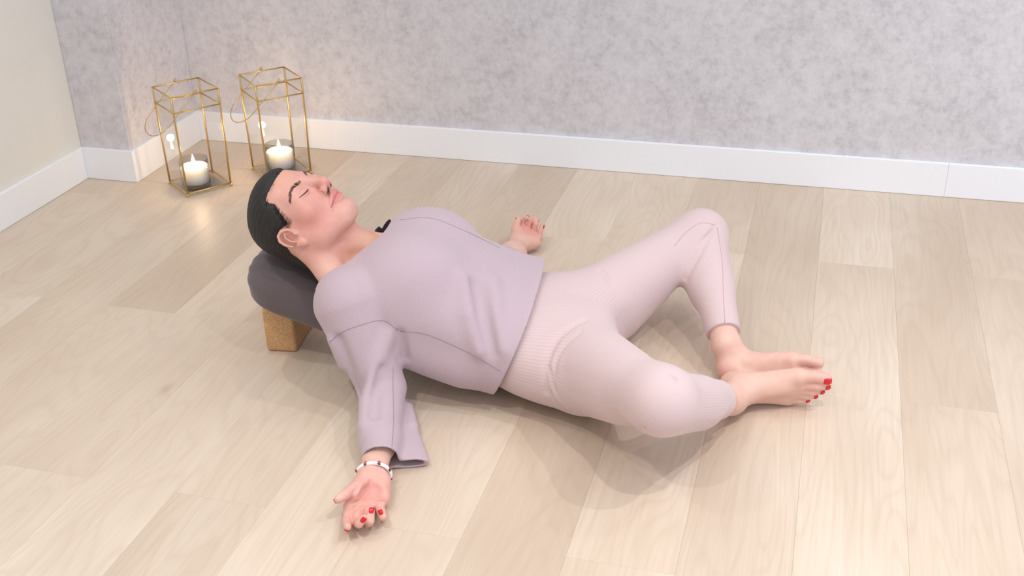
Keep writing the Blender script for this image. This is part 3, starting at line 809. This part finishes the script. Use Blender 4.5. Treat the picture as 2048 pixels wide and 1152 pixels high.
child('hair', field_mesh('hair', hair, lo_h, hi_h, .0022, 'hair', 1, 1, {'strand': ('FLOAT_VECTOR', strand_coords)}))

# fine strands that break up the hairline, swept towards the back of the head
st_pts = []
hb = HPOLY[1:17] - np.array([.006, -.003])
for _ in range(420):
    i = int(rng.choice([0, 1, 2, 3, 4, 5, 6])); t = rng.random(); b0 = hb[i] * (1 - t) + hb[i + 1] * t
    dr = np.array([.005, -.095]) - b0; dr = dr / np.linalg.norm(dr)
    sgn = 1 if rng.random() < .62 else -1; fwd = rng.uniform(.001, .0065)
    r0 = .070 if b0[1] < .05 else .070 * math.sqrt(max(.02, 1 - ((b0[1] - .05) / .055) ** 2)) * (rng.random() if i == 0 else 1)
    if i == 0: r0 *= .75
    dr = dr + rng.normal(0, .12, 2)
    st_pts.append([(sgn * r0, *(b0 - dr * fwd + dr * d)) for d in (0, .006, .013, .021)])
st_w = np.array([Hd(*q) for s_ in st_pts for q in s_])
st_w = body.project(st_w, 5, 0.0); st_n = body.normal(st_w)
st_w = st_w.reshape(-1, 4, 3) + st_n.reshape(-1, 4, 3) * np.array([-.0002, .0010, .0030, .0040])[None, :, None]
V, F = [], []
for s_ in st_w:
    if np.linalg.norm(np.diff(s_, axis=0), axis=1).max() > .02: continue
    b_ = len(V)
    for k_, (p_, rr_) in enumerate(zip(s_, (.00012, .0003, .0004, .0003))):
        for a_ in range(3): V.append(p_ + rr_ * (math.cos(2.1 * a_) * HR + math.sin(2.1 * a_) * HF))
    for k_ in range(3):
        for a_ in range(3): a2 = (a_ + 1) % 3; F.append((b_ + 3*k_ + a_, b_ + 3*k_ + a2, b_ + 3*k_ + 3 + a2, b_ + 3*k_ + 3 + a_))
sto = child('hairline_strands', mesh_from('hairline_strands', V, F), 'hair'); sto['kind'] = 'stuff'

# brows and closed lashes laid on the skin
def on_skin(pts, off): return body.project([Hd(*p) for p in pts], 8, off)
def dense(pts, n):
    pts = np.asarray(pts, float); t = np.linspace(0, len(pts) - 1, n); i = np.minimum(t.astype(int), len(pts) - 2); x = (t - i)[:, None]
    m = np.gradient(pts, axis=0); a, b = pts[i], pts[i + 1]
    return (2*x**3-3*x**2+1)*a + (x**3-2*x**2+x)*m[i] + (-2*x**3+3*x**2)*b + (x**3-x**2)*m[i+1]
for s in (1, -1):
    bp_ = dense([(s*.014, .0110, .09), (s*.024, .0140, .085), (s*.036, .0175, .08), (s*.047, .0160, .07), (s*.055, .0100, .06)], 18)
    V, F = [], []; nb_ = 210
    tt = np.sort(rng.random(nb_)) * 16.2; root = np.array([bp_[int(t)] * (1 - t % 1) + bp_[int(t) + 1] * (t % 1) for t in tt])
    tang = np.array([bp_[min(int(t) + 1, 17)] - bp_[int(t)] for t in tt]); tang /= np.linalg.norm(tang, axis=1, keepdims=True)
    wid = np.interp(tt, [0, 3, 8, 16.2], [.0024, .0029, .0021, .0007])
    root[:, 1] += rng.uniform(-1, 1, nb_) * wid
    tang[:, 1] += np.interp(tt, [0, 6, 16], [.9, .35, -.05]) + rng.normal(0, .12, nb_); tang /= np.linalg.norm(tang, axis=1, keepdims=True)
    ln = np.interp(tt, [0, 5, 16], [.0055, .0070, .0050])
    hp_ = np.concatenate([root[:, None], root[:, None] + tang[:, None] * ln[:, None, None] * .5, root[:, None] + tang[:, None] * ln[:, None, None]], 1)
    hp_ = body.project([Hd(*p) for p in hp_.reshape(-1, 3)], 6, .0).reshape(-1, 3, 3)
    hn_ = body.normal(hp_.reshape(-1, 3)).reshape(-1, 3, 3) * np.array([-.0002, .0006, .0006])[None, :, None]; hp_ = hp_ + hn_
    for h_ in hp_:
        b_ = len(V)
        for p_, rr_ in zip(h_, (.00034, .00034, .00010)):
            for a_ in range(3): V.append(p_ + rr_ * (math.cos(2.1 * a_) * HU + math.sin(2.1 * a_) * HF))
        for k_ in range(2):
            for a_ in range(3): a2 = (a_ + 1) % 3; F.append((b_ + 3*k_ + a_, b_ + 3*k_ + a2, b_ + 3*k_ + 3 + a2, b_ + 3*k_ + 3 + a_))
    child('eyebrow', mesh_from('eyebrow', V, F), 'brow')
    lp = dense([(s*.0190, -.0085, .08), (s*.0260, -.0105, .086), (s*.034, -.0105, .087), (s*.042, -.0080, .083), (s*.050, -.0035, .075)], 14)
    pp = on_skin(lp, .0003 if s > 0 else -.0006); child('eyelashes', tube_mesh('eyelashes', pp, [(.0004 + (.0009 if s > 0 else .0001) * math.sin(math.pi * i / 13)) for i in range(14)], 6), 'lash')

# fingernails and toenails
def nail_mesh(name, c, t, nrm, w, l, th=.0011):
    t = unit(t); nrm = unit(nrm - t * np.dot(nrm, t)); b = np.cross(nrm, t); V, F = [], []; n = 7
    for j in range(n):
        y = -1 + 2 * j / (n - 1)
        for i in range(n):
            x = -1 + 2 * i / (n - 1)
            wx = w * (1 - .18 * max(0, y) ** 3 - .25 * max(0, -y) ** 3)
            V.append(c + b * x * wx + t * y * l + nrm * (th - .34 * w * x * x - .12 * l * y * y))
    for j in range(n - 1):
        for i in range(n - 1): F.append((j*n+i, j*n+i+1, (j+1)*n+i+1, (j+1)*n+i))
    m = len(V); V += [v - nrm * th * 1.3 for v in V]
    F += [tuple(m + k for k in f[::-1]) for f in F]
    ring = list(range(n)) + [j*n+n-1 for j in range(1, n)] + [(n-1)*n+i for i in range(n-2, -1, -1)] + [j*n for j in range(n-2, 0, -1)]
    for a, b2 in zip(ring, ring[1:] + ring[:1]): F.append((b2, a, a + m, b2 + m))
    return mesh_from(name, V, F)
for dip, tip, r, base, nn in NAILS:
    t = unit(tip - dip); bend = unit(dip - base); nr = bend - t * np.dot(bend, t)
    if nn is not None: nr = np.array(nn, float)
    nr = unit(nr - t * np.dot(nr, t)); c = body.project([tip + nr * r - t * r * .1], 4)[0]
    child('fingernail', nail_mesh('fingernail', c, t, nr, r * .66, r * .78), 'nail')
for a, b, r, D in TOES[:5]:
    t = unit(b - a); nr = unit(D - t * np.dot(D, t)); c = body.project([b + nr * r + t * r * .35], 4)[0]
    child('toenail', nail_mesh('toenail', c, unit(t - nr * .25), nr, r * .64, r * .66), 'nail')

# leggings
def local_plane(c, n, rad):
    c, n = np.asarray(c, f32), unit(n).astype(f32)
    return Fn(lambda p: np.where(((p - c) ** 2).sum(1) < rad * rad, (p - c) @ n, f32(-1)))
LEGS = [(HIPR, KNR, ANR), (HIPL, KNL, ANL)]
lg = Field()
lg.u(Loft(PEL, A_, S_, Z_, [(-.16, -.008, .125, .158, .098), (-.08, -.018, .112, .190, .106), (0, -.025, .104, .208, .105), (.06, -.024, .098, .204, .099), (.115, -.010, .094, .150, .088)], 2.25, .04))
for (hp, kn, an), sgn in zip(LEGS, (-1, 1)):
    lg.u(Cone(hp + S_ * sgn * (.004 if sgn < 0 else -.010) - Z_ * .004, kn, .096, .053), .045)
    lg.u(Cone(hp + (kn - hp) * .25 - Z_ * .030, hp + (kn - hp) * (.62 if sgn < 0 else .5) - Z_ * .024, .082, .064), .03)   # softer underside
    lg.u(Cone(kn + (an - kn) * .04, an, .0555, .0365), .05)
    lg.u(Cone(kn + (an - kn) * .18 - Z_ * .014 + A_ * -.006, kn + (an - kn) * .5 - Z_ * .012 - A_ * .004, .048, .047), .03)   # calf
CUFFS = []
# creases: groin, knee backs, knees
def crease(F, pix, r, k, prim=None):
    pts = F.project([np.asarray(p, float) for p in pix], 6, r * .45)
    F.s(Chain(pts, r), k)
def dense2(pix, n): return [(q[0], q[1]) for q in dense([(x, y, 0) for x, y in pix], n)]
def screase(F, pix, r, k):
    pts = list(march_many(F, dense2(pix, 14)))
    F.s(Chain(pts, [r * (.25 + .75 * math.sin(math.pi * i / 13)) for i in range(14)]), k)
screase(lg, [(1170, 640), (1140, 655), (1112, 680), (1096, 715), (1090, 750), (1092, 785)], .0055, .012)
screase(lg, [(1160, 665), (1130, 690), (1112, 720), (1108, 755)], .0030, .010)
screase(lg, [(1098, 735), (1108, 775), (1130, 815)], .0026, .008)
screase(lg, [(1200, 540), (1212, 552), (1222, 570)], .0040, .010)
screase(lg, [(1432, 452), (1420, 470), (1402, 500), (1386, 530), (1372, 558)], .0042, .010)
screase(lg, [(1425, 462), (1408, 478), (1395, 490)], .0026, .008)
for px, py in ((1336, 750), (1345, 756), (1351, 760), (1268, 853), (1277, 856), (1287, 857)):
    lg.s(Ell(march(lg, px, py), (.0050, .0050, .0050)), .006)
for (hp, kn, an) in LEGS:
    e = an + (kn - an) * (.22 if an[1] < 2.1 else .10); CUFFS.append((e, an - kn)); lg.i(local_plane(e, an - kn, .10), .0)
lg.i(Plane(B(-.15, 0, .12), -A_), .004)
lg.i(Plane((0, 0, .001), (0, 0, -1)), .006)
def rib(p):
    out = np.zeros(len(p)); best = np.full(len(p), 1e9)
    q = (p - PEL) @ np.array([A_, S_, Z_]).T
    best = np.where(q[:, 0] < .03, -1, 1e3); out = np.arctan2(q[:, 2] - .105, q[:, 1]) * .15
    for hp, kn, an in LEGS:
        for a, b, R in ((hp, kn, .075), (kn, an, .048)):
            t = unit(b - a); w = p - a; s = np.clip(w @ t, 0, np.linalg.norm(b - a)); w = w - s[:, None] * t
            d = np.linalg.norm(w, axis=1) / R; e1 = unit(np.cross(t, [0.3, .1, 1])); e2 = np.cross(t, e1)
            m = d < best; best[m] = d[m]; out[m] = (np.arctan2(w @ e2, w @ e1) * R)[m]
    return out
def rib_depth(p):
    out = np.ones(len(p))
    for hp, kn, an in LEGS: out = np.minimum(out, np.clip((np.linalg.norm(p - kn, axis=1) - .045) / .03, 0.72, 1))
    return out
lgo = child('leggings', field_mesh('leggings', lg, (-.70, 1.60, -.004), (.0, 2.60, .30), .0026, 'leggings', 1, 1, {'rib': ('FLOAT', rib), 'rib_depth': ('FLOAT', rib_depth)}))

# sweater
sw = Field()
sw.u(Loft(PEL, A_, S_, Z_, [(-.530, -.02, .240, .100, .045), (-.475, -.02, .240, .150, .062), (-.43, -.012, .236, .172, .080), (-.36, -.004, .220, .190, .118), (-.29, 0, .190, .194, .148), (-.20, 0, .150, .198, .142), (-.10, -.006, .118, .206, .122), (-.03, -.010, .114, .216, .118)], 2.35, .035))
for s in (-1, 1):                                           # chest
    sw.u(Ell(B(-.305, s * .078, .286), (.085, .075, .055), np.array([A_, S_, Z_]).T), .06)
sw.u(Cone(B(-.24, .140, .200), B(-.05, .140, .148), .048, .048), .04)
sw.u(Cone(B(-.345, -.130, .140), B(-.20, -.145, .104), .052, .052), .03)
CUR = P(742, 903, .06); CUN = (.36, -.92, -.30); HEMP = PEL - A_ * .146; HEMN = unit(A_ - .43 * Z_)
sw.u(Cone(B(-.430, -.150, .232), ELR + Z_ * .012 - A_ * .006, .078, .049), .013)
sw.u(Cone(ELR + Z_ * .010 - A_ * .006, P(758, 880, .040), .049, .040, flat=(0, 0, 1), ff=.9), .013)
sw.u(Cone(P(761, 880, .040), P(760, 960, .036), .038, .035), .02)
sw.u(Cone(P(796, 820, .022), P(826, 940, .012), .026, .036, flat=(0, 0, 1), ff=.42), .02)      # flared cuff lying on the floor
sw.u(Cone(B(-.385, .140, .175), ELL_ + Z_ * .018, .072, .056), .04)
sw.u(Cone(ELL_ + Z_ * .010, ELL_ + (WRL - ELL_) * .4, .056, .046, flat=(0, 0, 1), ff=.85), .03)
# drape folds
def fold(pix, r, k): sw.u(Chain([m + ray(*q) * r * .3 for m, q in zip(march_many(sw, pix), pix)], r), k)
def dent(pix, r, k): sw.s(Chain([m - ray(*q) * r * .3 for m, q in zip(march_many(sw, pix), pix)], r), k)
fold([(664, 680), (684, 728), (710, 785)], .007, .020)
fold([(776, 672), (752, 728), (732, 800), (728, 850)], .009, .025)
dent([(678, 680), (696, 725), (716, 780)], .006, .018)
dent([(765, 740), (752, 790), (748, 830)], .005, .020)
dent([(800, 668), (803, 684), (806, 700), (809, 716)], .0075, .014)
fold([(925, 560), (938, 630), (962, 700)], .008, .030)
fold([(985, 560), (992, 630), (1000, 700)], .007, .030)
dent([(955, 570), (968, 635), (985, 705)], .006, .030)
fold([(812, 795), (818, 815), (826, 850)], .005, .015)
sw.i(Plane((0, 0, .0012), (0, 0, -1)), .004)
sw.shell(.0038)
sw.i(Plane(HEMP, HEMN), .003)
def neck_cut(p):
    q = (p - PEL.astype(f32)) @ np.array([A_, S_, Z_]).T.astype(f32)
    uc = np.interp(q[:, 1], [-.16, -.13, -.10, -.03, .02, .06, .10, .16], [-.55, -.497, -.446, -.394, -.388, -.385, -.385, -.40])
    return (uc - q[:, 0]) * .75
sw.i(Fn(neck_cut), .002)
sw.i(Fn(lambda p: np.where(p[:, 1] < 1.85, ((p - CUR.astype(f32)) @ unit(CUN).astype(f32)), f32(-1))), .0)
LCU = WRL + (ELL_ - WRL) * .70
sw.i(Fn(lambda p: np.where(p[:, 1] > 2.4, ((p - LCU.astype(f32)) @ unit(WRL - ELL_).astype(f32)), f32(-1))), .0)
swo = child('sweater', field_mesh('sweater', sw, (-1.04, 1.60, -.004), (-.50, 2.66, .37), .0022, 'sweater', 2, 1))

# the body stays inside the cloth where the cloth covers it
SWS = Field(); SWS.ops = [o for o in sw.ops if o[0] in ('u', 's', 'd')]
def cover_sweater(p):
    m = np.maximum(neck_cut(p), (p - HEMP.astype(f32)) @ HEMN.astype(f32))
    m = np.maximum(m, np.where(p[:, 1] < 1.85, (p - CUR.astype(f32)) @ unit(CUN).astype(f32), f32(-1)))
    m = np.maximum(m, np.where(p[:, 1] > 2.4, (p - LCU.astype(f32)) @ unit(WRL - ELL_).astype(f32), f32(-1)))
    far = (m > -.012)
    d = np.full(len(p), -1, f32); ok = ~far
    if ok.any(): d[ok] = SWS.ev(p[ok]) + f32(.0068)
    return d
LGS = Field(); LGS.ops = [o for o in lg.ops if o[0] == 'u']
def cover_leggings(p):
    q = (p - PEL.astype(f32)) @ A_.astype(f32); m = -q - f32(.13)
    for e, n in CUFFS: m = np.maximum(m, np.where(((p - e.astype(f32)) ** 2).sum(1) < .2 ** 2, (p - e.astype(f32)) @ unit(n).astype(f32), f32(-1)))
    feet = (p[:, 0] > -.19) & (p[:, 1] > 1.96) & (p[:, 1] < 2.26)
    d = np.full(len(p), -1, f32); ok = (m < -.008) & (p[:, 0] < -.135)
    if ok.any(): d[ok] = LGS.ev(p[ok]) + f32(.0095)
    return d
def face_zone(p):
    q = hloc(p); return (q[:, 2] > .045) & (q[:, 1] > -.088) & (q[:, 1] < .022) & (np.abs(q[:, 0]) < .06)
body.i(Fn(cover_sweater), 0); body.i(Fn(cover_leggings), 0)
child('body', field_mesh('body', body, (-1.22, 1.42, -.004), (.10, 2.84, .52), HB, 'skin', 1, 1, {'tint': ('FLOAT_COLOR', skin_tint)}, None, (face_zone, 2)))

# seams: thin raised stitching on the cloth
def seam(F, pix, n, name, mat, parent, r=.0008):
    d_ = dense([(x, y, 0) for x, y in pix], n); pp = march_many(F, [(q[0], q[1]) for q in d_]); pp = pp[np.abs(F.ev(pp)) < .003]
    ref = np.median(pp, axis=0); pp = pp[np.linalg.norm(pp - ref, axis=1) < .4]
    return link(name, tube_mesh(name, pp, r, 5), parent, mat)
seam(SWS, [(652, 692), (680, 667), (722, 650), (765, 641), (796, 660)], 26, 'armhole_seam', 'seam', swo)
seam(SWS, [(800, 662), (850, 668), (905, 690), (955, 715), (1000, 742)], 26, 'side_seam', 'seam', swo)
seam(SWS, [(800, 440), (860, 436), (930, 462), (1000, 496)], 24, 'side_seam', 'seam', swo)
seam(SWS, [(786, 735), (786, 770), (787, 840), (784, 893)], 22, 'sleeve_seam', 'seam', swo)
seam(lg, [(1098, 770), (1112, 800), (1135, 822)], 18, 'hip_seam', 'legseam', lgo)
seam(lg, [(1348, 492), (1375, 462), (1402, 446), (1428, 449)], 20, 'knee_seam', 'legseam', lgo)
seam(lg, [(1434, 455), (1444, 520), (1447, 590), (1450, 645)], 24, 'shin_seam', 'legseam', lgo)

# black lace of an undershirt peeping over the far shoulder
lp = []
V, F = [], []; n = 40
c0, c1_ = PY(745, 470, 2.10), PY(788, 440, 2.16)
for i in range(n):
    t = i / (n - 1); b_ = c0 * (1 - t) + c1_ * t + Z_ * .0; amp = .004 + .010 * abs(math.sin(t * 2.1 * math.pi)) ** .7
    wv = S_ * .004 * math.sin(t * 26)
    V += [b_ - Z_ * .02, b_ + Z_ * (amp - .006) + wv]
for i in range(n - 1): F.append((2*i, 2*i+2, 2*i+3, 2*i+1))
me = mesh_from('lace_trim', V, F); lo_ = child('lace_trim', me, 'lace')
sm = lo_.modifiers.new('thickness', 'SOLIDIFY'); sm.thickness = .0015

# beaded bracelet and ring
ax = unit(WRR - ELR); bc = WRR - (ELR - WRR) * .022
e1 = unit(np.cross(ax, Z_)); e2 = np.cross(e1, ax)
ring_pts = [bc + e1 * .0325 * math.cos(t) + e2 * .0285 * math.sin(t) for t in np.linspace(0, 2 * math.pi, 48, endpoint=False)]
br = child('bracelet', tube_mesh('bracelet', ring_pts, [.0036 + .0004 * (i % 2) for i in range(48)], 10, True), 'bead')
br['label'] = 'white beaded bracelet with dark and red diamond motifs'
for t in np.linspace(0, 2 * math.pi, 8, endpoint=False) + .38:
    cpt = bc + e1 * .0325 * math.cos(t) + e2 * .0285 * math.sin(t); nr = unit(e1 * math.cos(t) + e2 * math.sin(t)); tg = unit(np.cross(ax, nr))
    for nm, mt, sz, lift in (('dark_motif', 'dark', .0066, .0022), ('red_motif', 'red', .0036, .0036)):
        Vv = [cpt + nr * lift + tg * sz, cpt + nr * lift + ax * sz, cpt + nr * lift - tg * sz, cpt + nr * lift - ax * sz, cpt + nr * (lift + .0022), cpt - nr * .003]
        link(nm, mesh_from(nm, Vv, [(0, 1, 4), (1, 2, 4), (2, 3, 4), (3, 0, 4), (1, 0, 5), (2, 1, 5), (3, 2, 5), (0, 3, 5)], False), br, mt)
fa, fb = P(1067, 470, .036), P(1069, 459, .052); fax = unit(fb - fa); fc = fa + (fb - fa) * .28
g1 = unit(np.cross(fax, [1, 0, 0])); g2 = np.cross(fax, g1)
child('finger_ring', tube_mesh('finger_ring', [fc + .0112 * (g1 * math.cos(t) + g2 * math.sin(t)) for t in np.linspace(0, 2*math.pi, 28, endpoint=False)], .0014, 8, True), 'ringm')
